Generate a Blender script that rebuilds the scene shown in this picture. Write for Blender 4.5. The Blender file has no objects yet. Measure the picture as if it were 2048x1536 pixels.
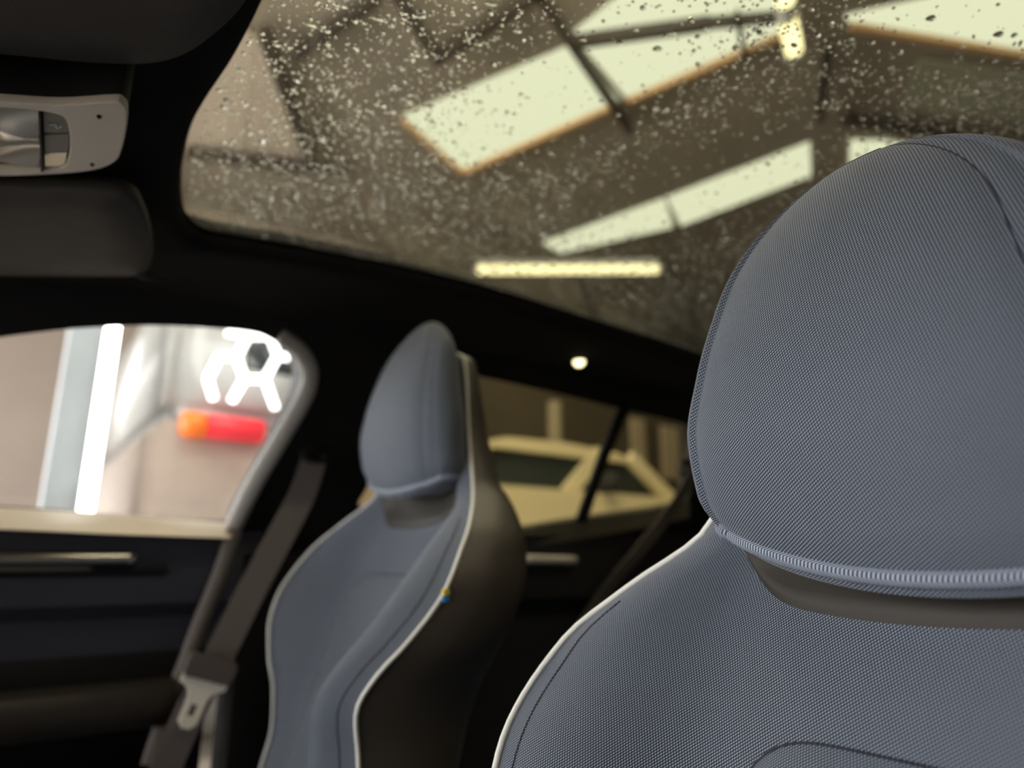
import bpy, bmesh, math, random
import numpy as np
from mathutils import Vector, Matrix

# ------------------------------------------------------------------ camera, world, exposure
sc = bpy.context.scene
COL = sc.collection
H0 = 0.92                                   # camera height above the garage floor; car frame: X rearward, Y to the far side
F_PX, PITCH, YAW = 1380.0, math.radians(14.2), math.radians(54.0)
FH = np.array([math.cos(YAW), math.sin(YAW), 0.0])
RT = np.array([math.sin(YAW), -math.cos(YAW), 0.0])
FW = FH * math.cos(PITCH) + np.array([0, 0, math.sin(PITCH)])
UP = np.cross(RT, FW)
camd = bpy.data.cameras.new('camera'); cam = bpy.data.objects.new('camera', camd); COL.objects.link(cam)
camd.sensor_width = 36.0; camd.lens = F_PX / 2048 * 36.0
camd.clip_start = 0.01; camd.clip_end = 200
camd.dof.use_dof = True; camd.dof.focus_distance = 0.465; camd.dof.aperture_fstop = 3.1
m = Matrix.Identity(4)
for i in range(3):
    m[i][0], m[i][1], m[i][2] = RT[i], UP[i], -FW[i]
m.translation = (0, 0, H0)
cam.matrix_world = m
sc.camera = cam

world = bpy.data.worlds.new('world'); sc.world = world; world.use_nodes = True
bg = world.node_tree.nodes['Background']
bg.inputs[0].default_value = (1.0, 0.985, 0.96, 1); bg.inputs[1].default_value = 7.0
sc.view_settings.view_transform = 'Standard'; sc.view_settings.look = 'None'
sc.view_settings.exposure = 0.0; sc.view_settings.gamma = 1.0; sc.view_settings.use_curve_mapping = False
sc.cycles.max_bounces = 8; sc.cycles.transparent_max_bounces = 24; sc.cycles.transmission_bounces = 8
sc.cycles.sample_clamp_indirect = 6.0

# ------------------------------------------------------------------ pixel rays
def ray(x, y):
    return FW + RT * (x - 1024) / F_PX + UP * (768 - y) / F_PX
def onY(x, y, Y): d = ray(x, y); return d * (Y / d[1])
def onX(x, y, X): d = ray(x, y); return d * (X / d[0])
def onZ(x, y, Z): d = ray(x, y); return d * (Z / d[2])
SA, SB = 1.355, 0.36                        # far side glass plane: Y = SA - SB*z  (z above camera)
def onS(x, y, off=0.0):
    d = ray(x, y); return d * ((SA + off) / (d[1] + SB * d[2]))
def V(p): return Vector((float(p[0]), float(p[1]), float(p[2]) + H0))

# ------------------------------------------------------------------ material helpers
MATS = {}
def nodes_of(name):
    m = bpy.data.materials.new(name); m.use_nodes = True; MATS[name] = m
    nt = m.node_tree
    return m, nt, nt.nodes['Principled BSDF']
def pmat(name, col, rough=0.5, metal=0.0, noise=0.0, nscale=30.0, bump=0.0, bscale=200.0, sheen=0.0, coat=0.0, spec=None):
    m, nt, b = nodes_of(name)
    b.inputs['Base Color'].default_value = (*col, 1); b.inputs['Roughness'].default_value = rough
    b.inputs['Metallic'].default_value = metal
    if spec is not None: b.inputs['Specular IOR Level'].default_value = spec
    if sheen: b.inputs['Sheen Weight'].default_value = sheen
    if coat: b.inputs['Coat Weight'].default_value = coat
    tc = nt.nodes.new('ShaderNodeTexCoord')
    if noise:
        n = nt.nodes.new('ShaderNodeTexNoise'); n.inputs['Scale'].default_value = nscale; n.inputs['Detail'].default_value = 5
        nt.links.new(tc.outputs['Object'], n.inputs['Vector'])
        r = nt.nodes.new('ShaderNodeMix'); r.data_type = 'RGBA'
        nt.links.new(n.outputs['Fac'], r.inputs[0])
        r.inputs[6].default_value = (*[max(0, c * (1 - noise)) for c in col], 1)
        r.inputs[7].default_value = (*[min(1, c * (1 + noise)) for c in col], 1)
        nt.links.new(r.outputs[2], b.inputs['Base Color'])
    if bump:
        n2 = nt.nodes.new('ShaderNodeTexNoise'); n2.inputs['Scale'].default_value = bscale; n2.inputs['Detail'].default_value = 4
        nt.links.new(tc.outputs['Object'], n2.inputs['Vector'])
        bp = nt.nodes.new('ShaderNodeBump'); bp.inputs['Strength'].default_value = bump; bp.inputs['Distance'].default_value = 0.002
        nt.links.new(n2.outputs['Fac'], bp.inputs['Height']); nt.links.new(bp.outputs['Normal'], b.inputs['Normal'])
    return m
def emat(name, col, strength):
    m = bpy.data.materials.new(name); m.use_nodes = True; MATS[name] = m
    nt = m.node_tree; nt.nodes.remove(nt.nodes['Principled BSDF'])
    e = nt.nodes.new('ShaderNodeEmission'); e.inputs[0].default_value = (*col, 1); e.inputs[1].default_value = strength
    nt.links.new(e.outputs[0], nt.nodes['Material Output'].inputs[0])
    return m
def pane_mat(name, tint, refl=0.9):
    m = bpy.data.materials.new(name); m.use_nodes = True; MATS[name] = m
    nt = m.node_tree; nt.nodes.remove(nt.nodes['Principled BSDF'])
    t = nt.nodes.new('ShaderNodeBsdfTransparent'); t.inputs[0].default_value = (*tint, 1)
    g = nt.nodes.new('ShaderNodeBsdfGlossy'); g.inputs['Roughness'].default_value = 0.01; g.inputs[0].default_value = (refl, refl, refl, 1)
    f = nt.nodes.new('ShaderNodeLayerWeight'); f.inputs[0].default_value = 0.5
    mx = nt.nodes.new('ShaderNodeMixShader')
    nt.links.new(mathn(nt, 'ADD', 0.02, mathn(nt, 'MULTIPLY', mathn(nt, 'POWER', f.outputs['Facing'], 5.0), 0.6)), mx.inputs[0]); nt.links.new(t.outputs[0], mx.inputs[1]); nt.links.new(g.outputs[0], mx.inputs[2])
    nt.links.new(mx.outputs[0], nt.nodes['Material Output'].inputs[0])
    return m
def mathn(nt, op, a, b=None, c=None):
    n = nt.nodes.new('ShaderNodeMath'); n.operation = op
    for i, v in enumerate((a, b, c)):
        if v is None: continue
        if isinstance(v, (int, float)): n.inputs[i].default_value = v
        else: nt.links.new(v, n.inputs[i])
    return n.outputs[0]
def weave_mat(name, hi, lo, pitch=0.0019):
    m, nt, b = nodes_of(name)
    uv = nt.nodes.new('ShaderNodeUVMap'); uv.uv_map = 'weave'
    sp = nt.nodes.new('ShaderNodeSeparateXYZ'); nt.links.new(uv.outputs[0], sp.inputs[0])
    u = mathn(nt, 'MULTIPLY', sp.outputs[0], 2 * math.pi / pitch)
    v = mathn(nt, 'MULTIPLY', sp.outputs[1], 2 * math.pi / pitch)
    # twill rib: diagonal ribs broken into short stitches by the crossing thread
    rib = mathn(nt, 'SINE', mathn(nt, 'SUBTRACT', mathn(nt, 'MULTIPLY', u, 0.66), mathn(nt, 'MULTIPLY', v, 0.86)))
    crs = mathn(nt, 'SINE', mathn(nt, 'ADD', mathn(nt, 'MULTIPLY', u, 1.0), mathn(nt, 'MULTIPLY', v, 0.30)))
    h = mathn(nt, 'ADD', mathn(nt, 'MULTIPLY', rib, 0.5), mathn(nt, 'MULTIPLY', crs, 0.36))
    mr = nt.nodes.new('ShaderNodeMapRange'); mr.interpolation_type = 'SMOOTHSTEP'
    nt.links.new(h, mr.inputs[0]); mr.inputs[1].default_value = -0.30; mr.inputs[2].default_value = 0.80
    mx = nt.nodes.new('ShaderNodeMix'); mx.data_type = 'RGBA'
    nt.links.new(mr.outputs[0], mx.inputs[0]); mx.inputs[6].default_value = (*lo, 1); mx.inputs[7].default_value = (*hi, 1)
    nt.links.new(mx.outputs[2], b.inputs['Base Color'])
    bp = nt.nodes.new('ShaderNodeBump'); bp.inputs['Strength'].default_value = 0.5; bp.inputs['Distance'].default_value = 0.0005
    nt.links.new(mr.outputs[0], bp.inputs['Height']); nt.links.new(bp.outputs['Normal'], b.inputs['Normal'])
    b.inputs['Roughness'].default_value = 0.75; b.inputs['Sheen Weight'].default_value = 0.25
    b.inputs['Sheen Roughness'].default_value = 0.4; b.inputs['Specular IOR Level'].default_value = 0.25
    return m
def hem_mat(name, hi, lo, pitch=0.0026):
    m, nt, b = nodes_of(name)
    uv = nt.nodes.new('ShaderNodeUVMap'); uv.uv_map = 'weave'
    sp = nt.nodes.new('ShaderNodeSeparateXYZ'); nt.links.new(uv.outputs[0], sp.inputs[0])
    w = mathn(nt, 'SINE', mathn(nt, 'ADD', mathn(nt, 'MULTIPLY', sp.outputs[0], 2 * math.pi / pitch), mathn(nt, 'MULTIPLY', sp.outputs[1], 900.0)))
    mr = nt.nodes.new('ShaderNodeMapRange'); nt.links.new(w, mr.inputs[0]); mr.inputs[1].default_value = -0.5; mr.inputs[2].default_value = 0.6
    mx = nt.nodes.new('ShaderNodeMix'); mx.data_type = 'RGBA'
    nt.links.new(mr.outputs[0], mx.inputs[0]); mx.inputs[6].default_value = (*lo, 1); mx.inputs[7].default_value = (*hi, 1)
    nt.links.new(mx.outputs[2], b.inputs['Base Color']); b.inputs['Roughness'].default_value = 0.7
    bp = nt.nodes.new('ShaderNodeBump'); bp.inputs['Strength'].default_value = 0.6; bp.inputs['Distance'].default_value = 0.0006
    nt.links.new(mr.outputs[0], bp.inputs['Height']); nt.links.new(bp.outputs['Normal'], b.inputs['Normal'])
    return m

M = {}
M['fabric'] = weave_mat('blue_woven_fabric', (0.295, 0.34, 0.42), (0.016, 0.020, 0.031))
M['hem'] = hem_mat('ribbed_hem_fabric', (0.38, 0.43, 0.53), (0.03, 0.04, 0.07))
M['seam'] = pmat('seam_thread', (0.018, 0.02, 0.034), 0.8)
M['piping'] = pmat('white_piping_vinyl', (0.80, 0.80, 0.76), 0.45, bump=0.1)
M['shell'] = pmat('dark_leatherette', (0.060, 0.050, 0.042), 0.42, noise=0.08, bump=0.25, bscale=500)
M['guard'] = pmat('brown_soft_plastic', (0.027, 0.023, 0.018), 0.55, spec=0.3, bump=0.1, bscale=900)
M['headliner'] = pmat('black_headliner', (0.012, 0.011, 0.011), 0.9, noise=0.15, nscale=200, bump=0.2, bscale=600, spec=0.2)
M['blacktrim'] = pmat('black_trim_plastic', (0.010, 0.010, 0.010), 0.6, bump=0.1, spec=0.3)
M['visor'] = pmat('charcoal_visor_vinyl', (0.055, 0.047, 0.042), 0.7, noise=0.1, bump=0.15, bscale=500)
M['console'] = pmat('pale_grey_console_plastic', (0.74, 0.65, 0.55), 0.42, bump=0.15, bscale=900)
M['button'] = pmat('taupe_button_plastic', (0.20, 0.18, 0.155), 0.35, bump=0.05)
M['white_print'] = pmat('white_print', (0.8, 0.8, 0.78), 0.5)
M['chrome'] = pmat('brushed_chrome', (0.62, 0.60, 0.55), 0.22, metal=1.0)
M['navy'] = pmat('navy_door_trim', (0.038, 0.039, 0.056), 0.55, noise=0.1, bump=0.1)
M['door_black'] = pmat('black_door_trim', (0.012, 0.012, 0.014), 0.7, noise=0.1)
M['armrest'] = pmat('brown_armrest_vinyl', (0.060, 0.048, 0.038), 0.55, noise=0.1)
M['sill'] = pmat('cream_window_sill', (0.92, 0.80, 0.62), 0.35, noise=0.04)
M['frame'] = pmat('silver_grey_frame', (0.62, 0.60, 0.57), 0.4)
M['belt'] = pmat('taupe_webbing', (0.17, 0.145, 0.135), 0.7, bump=0.4, bscale=900)
M['beltclip'] = pmat('taupe_belt_plastic', (0.12, 0.10, 0.09), 0.45)
M['tongue'] = pmat('pale_steel', (0.95, 0.89, 0.78), 0.35)
M['carpet'] = pmat('navy_carpet', (0.012, 0.05, 0.11), 0.95, bump=0.6, bscale=700)
M['flag_blue'] = pmat('tag_blue', (0.03, 0.22, 0.55), 0.7)
M['flag_yellow'] = pmat('tag_yellow', (0.75, 0.60, 0.08), 0.7)
M['roofglass'] = pane_mat('tinted_roof_glass', (0.88, 0.88, 0.82))
M['sideglass'] = pane_mat('clear_side_glass', (0.97, 0.97, 0.97))
M['rearglass'] = pane_mat('tinted_rear_glass', (0.98, 0.95, 0.82))

# ------------------------------------------------------------------ mesh helpers
def props(o, label=None, cat=None, group=None, kind=None):
    if label: o['label'] = label
    if cat: o['category'] = cat
    if group: o['group'] = group
    if kind: o['kind'] = kind
    return o
def link(name, me, mat, parent=None, smooth=True):
    if mat is not None: me.materials.append(mat)
    if smooth:
        for p in me.polygons: p.use_smooth = True
    o = bpy.data.objects.new(name, me); COL.objects.link(o)
    if parent is not None:
        o.parent = parent; o.matrix_parent_inverse = parent.matrix_world.inverted()
    return o
def empty(name, loc, label, cat, group=None):
    o = bpy.data.objects.new(name, None); COL.objects.link(o); o.location = loc; o.empty_display_size = 0.1
    bpy.context.view_layer.update()
    return props(o, label, cat, group)
def grid_mesh(P, closed_u=False, uv=None, caps=False):
    """P[nv][nu] array of points (camera-relative z); rows v, columns u"""
    nv, nu = P.shape[:2]
    co = P.reshape(-1, 3).copy(); co[:, 2] += H0
    faces = []
    cu = nu if closed_u else nu - 1
    for j in range(nv - 1):
        for i in range(cu):
            a = j * nu + i; b = j * nu + (i + 1) % nu
            faces.append((a, b, b + nu, a + nu))
    if caps:
        faces.append(tuple(range(nu - 1, -1, -1))); faces.append(tuple((nv - 1) * nu + i for i in range(nu)))
    me = bpy.data.meshes.new('mesh'); me.from_pydata(co.tolist(), [], faces)
    if uv is not None:
        lay = me.uv_layers.new(name='weave'); fl = uv.reshape(-1, 2)
        if closed_u:
            for p in me.polygons:
                ls = list(p.loop_indices); vs = [me.loops[l].vertex_index for l in ls]
                wrap = len(vs) == 4 and max(v % nu for v in vs) - min(v % nu for v in vs) > nu // 2
                for l, v in zip(ls, vs):
                    q = fl[v].copy()
                    if wrap and v % nu == 0: q[0] = fl[v + nu - 1][0] + (fl[v + nu - 1][0] - fl[v + nu - 2][0])
                    lay.data[l].uv = q
        else:
            for l in me.loops: lay.data[l.index].uv = fl[l.vertex_index]
    me.update()
    return me
def fix_normals(me):
    bm = bmesh.new(); bm.from_mesh(me); bmesh.ops.recalc_face_normals(bm, faces=bm.faces); bm.to_mesh(me); bm.free()
    return me
def arclen_uv(P, u0=None, v0=None):
    """arc-length texture coordinates of a grid, measured from column u0 / row v0"""
    nv, nu = P.shape[:2]
    du = np.linalg.norm(np.diff(P, axis=1), axis=2); dv = np.linalg.norm(np.diff(P, axis=0), axis=2)
    U = np.concatenate([np.zeros((nv, 1)), np.cumsum(du, 1)], 1); Vv = np.concatenate([np.zeros((1, nu)), np.cumsum(dv, 0)], 0)
    u0 = nu // 2 if u0 is None else u0; v0 = 0 if v0 is None else v0
    U = U - U[:, u0:u0 + 1]; Vv = Vv - Vv[v0:v0 + 1, :]
    return np.stack([U, Vv], 2)
def spl(xs, ys, x):
    """smooth monotone (Hermite) interpolation; xs ascending"""
    xs = np.asarray(xs, float); ys = np.asarray(ys, float); x = np.clip(np.asarray(x, float), xs[0], xs[-1])
    h = np.diff(xs); d = np.diff(ys) / h
    mm = np.zeros_like(ys); mm[0] = d[0]; mm[-1] = d[-1]
    for i in range(1, len(xs) - 1):
        mm[i] = 0 if d[i - 1] * d[i] <= 0 else 2 * d[i - 1] * d[i] / (d[i - 1] + d[i])
    k = np.clip(np.searchsorted(xs, x) - 1, 0, len(h) - 1); t = (x - xs[k]) / h[k]
    return ((2*t**3 - 3*t**2 + 1) * ys[k] + (t**3 - 2*t**2 + t) * h[k] * mm[k] + (-2*t**3 + 3*t**2) * ys[k + 1] + (t**3 - t**2) * h[k] * mm[k + 1])
def catmull(pts, n=8, closed=False):
    pts = [np.asarray(p, float) for p in pts]; out = []
    N = len(pts); rng = range(N if closed else N - 1)
    for i in rng:
        g = (lambda k: pts[k % N]) if closed else (lambda k: pts[min(max(k, 0), N - 1)])
        p0, p1, p2, p3 = g(i - 1), g(i), g(i + 1), g(i + 2)
        for t in np.linspace(0, 1, n, endpoint=False):
            out.append(0.5 * (2*p1 + (p2 - p0)*t + (2*p0 - 5*p1 + 4*p2 - p3)*t*t + (3*p1 - p0 - 3*p2 + p3)*t**3))
    if not closed: out.append(pts[-1])
    return np.array(out)
def tube(pts, r, seg=8, closed=False, flat=None, uv=False):
    """tube along points; flat = (normal vector, ratio) squashes it along that normal"""
    pts = np.asarray(pts, float); n = len(pts)
    T = np.gradient(pts, axis=0)
    if closed: T = (np.roll(pts, -1, 0) - np.roll(pts, 1, 0))
    T /= np.linalg.norm(T, axis=1, keepdims=True) + 1e-12
    rr = np.full(n, r) if np.isscalar(r) else np.asarray(r)
    rows = []; nprev = None
    for i in range(n):
        ref = np.array(flat[0], float) if flat else (nprev if nprev is not None else (np.array([0, 0, 1.0]) if abs(T[i][2]) < 0.9 else np.array([1.0, 0, 0])))
        nn = ref - T[i] * ref.dot(T[i]); nn /= np.linalg.norm(nn) + 1e-12; nprev = nn
        bb = np.cross(T[i], nn)
        a = np.linspace(0, 2 * math.pi, seg, endpoint=False)
        k = flat[1] if flat else 1.0
        rows.append(pts[i] + rr[i] * (k * np.cos(a)[:, None] * nn + np.sin(a)[:, None] * bb))
    P = np.array(rows)
    if closed: P = np.concatenate([P, P[:1]], 0)
    U = None
    if uv:
        A = arclen_uv(P, u0=0); U = A[:, :, ::-1].copy()
    return grid_mesh(P, closed_u=True, caps=not closed, uv=U)
def box_mesh(lo, hi, bevel=0.0, seg=2):
    bm = bmesh.new(); bmesh.ops.create_cube(bm, size=1)
    lo = np.array(lo, float); hi = np.array(hi, float); c = (lo + hi) / 2; s = hi - lo
    for v in bm.verts: v.co = Vector((c[0] + v.co.x * s[0], c[1] + v.co.y * s[1], c[2] + v.co.z * s[2] + H0))
    if bevel: bmesh.ops.bevel(bm, geom=bm.edges[:], offset=bevel, segments=seg, affect='EDGES', clamp_overlap=True)
    me = bpy.data.meshes.new('mesh'); bm.to_mesh(me); bm.free(); return me
def bar_mesh(a, b, w, h):
    """rectangular bar from a to b (points), w across, h vertical"""
    a = np.asarray(a, float); b = np.asarray(b, float); t = (b - a) / np.linalg.norm(b - a)
    ref = np.array([0, 0, 1.0]) if abs(t[2]) < 0.9 else np.array([1.0, 0, 0])
    s = np.cross(t, ref); s /= np.linalg.norm(s); u = np.cross(s, t)
    q = [s*w/2 + u*h/2, -s*w/2 + u*h/2, -s*w/2 - u*h/2, s*w/2 - u*h/2]
    return grid_mesh(np.array([[a + k for k in q], [b + k for k in q]]), closed_u=True, caps=True)
def plate(loops, origin, ex, ey, thick, bevel=0.0):
    """flat plate with holes: loops of 2D points in the plane (origin, ex, ey), thickness along ex x ey"""
    cu = bpy.data.curves.new('outline', 'CURVE'); cu.dimensions = '2D'; cu.fill_mode = 'BOTH'
    cu.extrude = thick / 2; cu.bevel_depth = bevel; cu.bevel_resolution = 2
    for lp in loops:
        s = cu.splines.new('POLY'); s.points.add(len(lp) - 1); s.use_cyclic_u = True
        for p, q in zip(s.points, lp): p.co = (q[0], q[1], 0, 1)
    ob = bpy.data.objects.new('outline', cu); COL.objects.link(ob)
    dg = bpy.context.evaluated_depsgraph_get(); me = bpy.data.meshes.new_from_object(ob.evaluated_get(dg))
    bpy.data.objects.remove(ob); bpy.data.curves.remove(cu)
    me.materials.clear()
    ex = np.array(ex, float); ey = np.array(ey, float); ex /= np.linalg.norm(ex); ey /= np.linalg.norm(ey); ez = np.cross(ex, ey)
    mt = Matrix(((ex[0], ey[0], ez[0], origin[0]), (ex[1], ey[1], ez[1], origin[1]), (ex[2], ey[2], ez[2], origin[2] + H0), (0, 0, 0, 1)))
    me.transform(mt); me.update(); return me
def extrude_profile(prof, x0, x1, n=2):
    """closed (Y, z) profile swept along X"""
    xs = np.linspace(x0, x1, n)
    P = np.array([[(x, y, z) for (y, z) in prof] for x in xs])
    return fix_normals(grid_mesh(P, closed_u=True, caps=True))
def shade_flat(o):
    for p in o.data.polygons: p.use_smooth = False
def auto_smooth(o, deg=35):
    me = o.data; bm = bmesh.new(); bm.from_mesh(me)
    for e in bm.edges:
        if len(e.link_faces) == 2 and e.calc_face_angle(0) > math.radians(deg): e.smooth = False
    for f in bm.faces: f.smooth = True
    bm.to_mesh(me); bm.free(); return o

# ================================================================== the garage (setting)
CZ = 4.0                                                           # garage roof height above the camera
FL = -H0
def struct(name, me, mat, label, smooth=False):
    return props(link(name, me, mat, smooth=smooth), label, None, None, 'structure')
M['floor'] = pmat('garage_concrete', (0.46, 0.43, 0.39), 0.6, noise=0.25, nscale=3)
M['wall'] = pmat('pinkish_plaster', (0.50, 0.435, 0.39), 0.85, noise=0.14, nscale=1.3)
M['wallback'] = pmat('brown_back_wall', (0.17, 0.145, 0.11), 0.9, noise=0.25, nscale=0.8)
M['roofsheet'] = pmat('brown_roof_sheeting', (0.38, 0.335, 0.29), 0.9, noise=0.22, nscale=1.2)
M['steel'] = pmat('dark_steel', (0.075, 0.062, 0.054), 0.6, noise=0.2)
M['palepanel'] = pmat('pale_pink_board', (0.72, 0.62, 0.56), 0.8, noise=0.08, nscale=4)
M['greypanel'] = pmat('grey_green_board', (0.50, 0.51, 0.43), 0.8, noise=0.08, nscale=2)
struct('floor', box_mesh((-14, -6, FL - 0.1), (11, 14, FL)), M['floor'], 'grey concrete garage floor under the cars')
struct('wall_left', box_mesh((-0.7, 8.0, FL), (3.7, 8.2, CZ + 0.1)), M['wall'], 'pinkish plastered garage wall beyond the front door window')
struct('wall_rear_left', box_mesh((3.7, 8.0, FL), (11, 8.2, CZ + 0.1)), M['wallback'], 'dark brown garage wall beyond the rear door window')
struct('wall_right', box_mesh((-5.0, -3.4, FL), (11, -3.2, CZ + 0.1)), M['wallback'], 'unseen brown garage wall added on the near side to cut light')  # out of view, added to reduce light from the near side
wfr = struct('wall_front', box_mesh((-5.2, -3.4, 1.9), (-5.0, 8.2, CZ + 0.1)), M['wallback'], 'unseen brown garage wall added to shape the daylight from the doorway')  # unseen lintel added to keep high daylight off the headrest top
link('added_doorway_side', box_mesh((-5.2, -3.4, FL), (-5.0, -1.0, 1.9)), M['wallback'], wfr, smooth=False)  # unseen wall piece added to narrow the daylight opening
struct('wall_back', box_mesh((10.8, -3.2, FL), (11, 8.0, CZ + 0.1)), M['wallback'], 'brown garage wall behind the car')
ceil = struct('ceiling', box_mesh((-5.0, -3.4, CZ + 0.03), (11, 8.2, CZ + 0.12)), M['roofsheet'], 'brown sheeted garage roof seen through the glass')

def skylight_mat():
    m = bpy.data.materials.new('skylight_sheet'); m.use_nodes = True
    nt = m.node_tree; nt.nodes.remove(nt.nodes['Principled BSDF'])
    tc = nt.nodes.new('ShaderNodeTexCoord'); w = nt.nodes.new('ShaderNodeTexWave'); w.inputs['Scale'].default_value = 7.0
    w.bands_direction = 'DIAGONAL'
    nt.links.new(tc.outputs['Object'], w.inputs[0])
    mr = nt.nodes.new('ShaderNodeMapRange'); nt.links.new(w.outputs[1], mr.inputs[0]); mr.inputs[3].default_value = 0.94; mr.inputs[4].default_value = 1.0
    e = nt.nodes.new('ShaderNodeEmission'); e.inputs[0].default_value = (0.97, 1.0, 0.76, 1)
    nt.links.new(mathn(nt, 'MULTIPLY', mr.outputs[0], 1.14), e.inputs[1])
    nt.links.new(e.outputs[0], nt.nodes['Material Output'].inputs[0])
    return m
M['skylight'] = skylight_mat()
M['woodframe'] = pmat('orange_wood_frame', (0.80, 0.50, 0.26), 0.7)
def ceiling_quad(name, px, z, mat, label, thick=0.03, frame=False):
    pts = [onZ(x, y, z) for x, y in px]
    P = np.array([[p for p in pts], [p + np.array([0, 0, thick]) for p in pts]])
    o = link(name, fix_normals(grid_mesh(P, closed_u=True, caps=True)), mat, ceil, smooth=False)
    o['label'] = label
    if frame:
        for k in frame:
            a, b = pts[k], pts[(k + 1) % len(pts)]
            f = link('skylight_frame', bar_mesh(a + [0, 0, -0.03], b + [0, 0, -0.03], 0.05, 0.05), M['woodframe'], o, smooth=False)
    return o
ceiling_quad('skylight', [(806, 236), (925, 341), (1238, 203), (1148, 92)], CZ, M['skylight'], 'translucent roof panel, end bay of the long skylight', frame=[0, 1])
ceiling_quad('skylight', [(1160, 88), (1254, 197), (1600, 50), (1480, 30)], CZ, M['skylight'], 'translucent roof panel, middle bay of the long skylight', frame=[1])
ceiling_quad('skylight', [(1150, 66), (1162, 76), (1480, 26), (1580, 28), (1580, -60), (1260, -20)], CZ, M['skylight'], 'translucent roof panel beyond the thin tie rod')
ceiling_quad('skylight', [(1086, 488), (1120, 507), (1345, 455), (1330, 400)], CZ, M['skylight'], 'small translucent roof panel with a step in its edge')
ceiling_quad('skylight', [(1335, 398), (1362, 452), (1622, 352), (1620, 288)], CZ, M['skylight'], 'large translucent roof panel of the rear skylight')
ceiling_quad('skylight', [(1700, 285), (1700, 340), (1900, 300), (1760, 285)], CZ, M['skylight'], 'translucent roof panel half hidden by the near headrest')
ceiling_quad('skylight', [(1690, 36), (1702, 46), (2048, 104), (2300, 140), (2300, -120), (2000, -40), (1860, 0)], CZ, M['skylight'], 'broad ribbed translucent roof panel', frame=[1, 2])
ceiling_quad('roof_board', [(480, 60), (536, 90), (615, 335), (330, 300), (340, 120)], CZ - 0.02, M['palepanel'], 'pale pink board at the edge of the garage roof')
ceiling_quad('roof_board', [(1840, 120), (2048, 150), (2300, 180), (2300, 270), (2048, 250), (1800, 215)], CZ - 0.02, M['greypanel'], 'grey green board below the broad skylight')
for cx_, cy_ in ((0.7, 2.0), (-2.0, 1.2)):    # unseen skylight strips added over the car front to brighten the raindrops
    A = np.array([0.27, -0.96]); B = np.array([0.96, 0.27]); q4 = [np.array([cx_, cy_]) + A * u * 1.4 + B * w * 0.5 for u, w in ((-1, -1), (1, -1), (1, 1), (-1, 1))]
    P = np.array([[(k[0], k[1], CZ) for k in q4], [(k[0], k[1], CZ + 0.03) for k in q4]])
    link('skylight', fix_normals(grid_mesh(P, closed_u=True, caps=True)), M['skylight'], ceil, smooth=False)
def purlin(p0, p1, w=0.10, h=0.14, z=CZ - 0.10):
    w *= 0.62; h *= 0.7
    o = link('roof_beam', bar_mesh(onZ(*p0, z), onZ(*p1, z), w, h), M['steel'], ceil, smooth=False)
    return o
for a, b, w in [((1060, -40), (1262, 262), 0.10), ((590, 110), (760, -10), 0.12), ((790, -20), (870, 105), 0.12), ((870, 120), (1090, -25), 0.12),
                ((528, 60), (622, 320), 0.16), ((1656, 90), (1640, 235), 0.10), ((1690, 235), (2120, 305), 0.14), ((1148, 84), (1420, 46), 0.10),
                ((1420, 46), (1580, 32), 0.05), ((1475, 30), (1490, 115), 0.06), ((375, 305), (700, 345), 0.14)]:
    purlin(a, b, w)

# ------------------------------------------------------------------ garage lamps
M['tube'] = emat('led_tube_glow', (1.0, 0.90, 0.50), 2.4)
M['tubewhite'] = emat('led_tube_white', (1.0, 0.98, 0.90), 12.0)
M['lampbody'] = pmat('white_lamp_housing', (0.7, 0.7, 0.68), 0.5)
def tube_lamp(a, b, r, mat, label, group=None, back=(0, 0, 1)):
    a = np.asarray(a, float); b = np.asarray(b, float)
    t = empty('tube_lamp', V((a + b) / 2), label, 'lamp', group)
    link('glass_tube', tube(np.linspace(a, b, 6), r, 12), mat, t)
    bk = np.array(back, float)
    link('housing', bar_mesh(a + bk * r * 1.6, b + bk * r * 1.6, r * 2.2, r * 1.2), M['lampbody'], t, smooth=False)
    d = (b - a) / np.linalg.norm(b - a)
    for e, s in ((a, -1), (b, 1)): link('end_cap', tube(np.array([e, e + d * s * r * 0.8]), r * 1.05, 12), M['lampbody'], t)
    return t
tz = CZ - 0.5
tl = tube_lamp(onZ(955, 540, tz), onZ(1316, 539, tz), 0.052, M['tube'], 'long warm tube lamp hung level under the garage roof')
for q in (0.15, 0.85):
    p = onZ(955, 540, tz) * (1 - q) + onZ(1316, 539, tz) * q
    link('hanger', bar_mesh(p + [0, 0, 0.1], p + [0, 0, 0.55], 0.02, 0.02), M['steel'], tl, smooth=False)
tube_lamp(onZ(1566, -40, tz), onZ(1571, 2, tz), 0.06, M['tube'], 'short warm tube lamp, further of the pair by the tie rod')
tube_lamp(onZ(1574, 34, tz), onZ(1588, 100, tz), 0.06, M['tube'], 'short warm tube lamp, nearer of the pair beside the broad skylight')
M['tubefill'] = emat('fill_tube_glow', (1.0, 0.89, 0.68), 75.0)  # glow of unseen fill tubes added to brighten cream car and drops
for (xa, xb, yy, where) in ((0.1, 1.3, 2.3, 'above the far side of the glass roof'), (1.5, 2.7, 1.9, 'between the car and the tall cream car'), (0.1, 1.3, -1.2, 'along the near side wall')):
    bl = tube_lamp((xa, yy, tz), (xb, yy, tz), 0.05, M['tubefill'], 'unseen tube lamp added as fill, hung from the garage roof ' + where)
    for q in (xa + 0.15, xb - 0.15): link('hanger', bar_mesh((q, yy, tz + 0.08), (q, yy, CZ + 0.03), 0.02, 0.02), M['steel'], bl, smooth=False)
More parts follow.
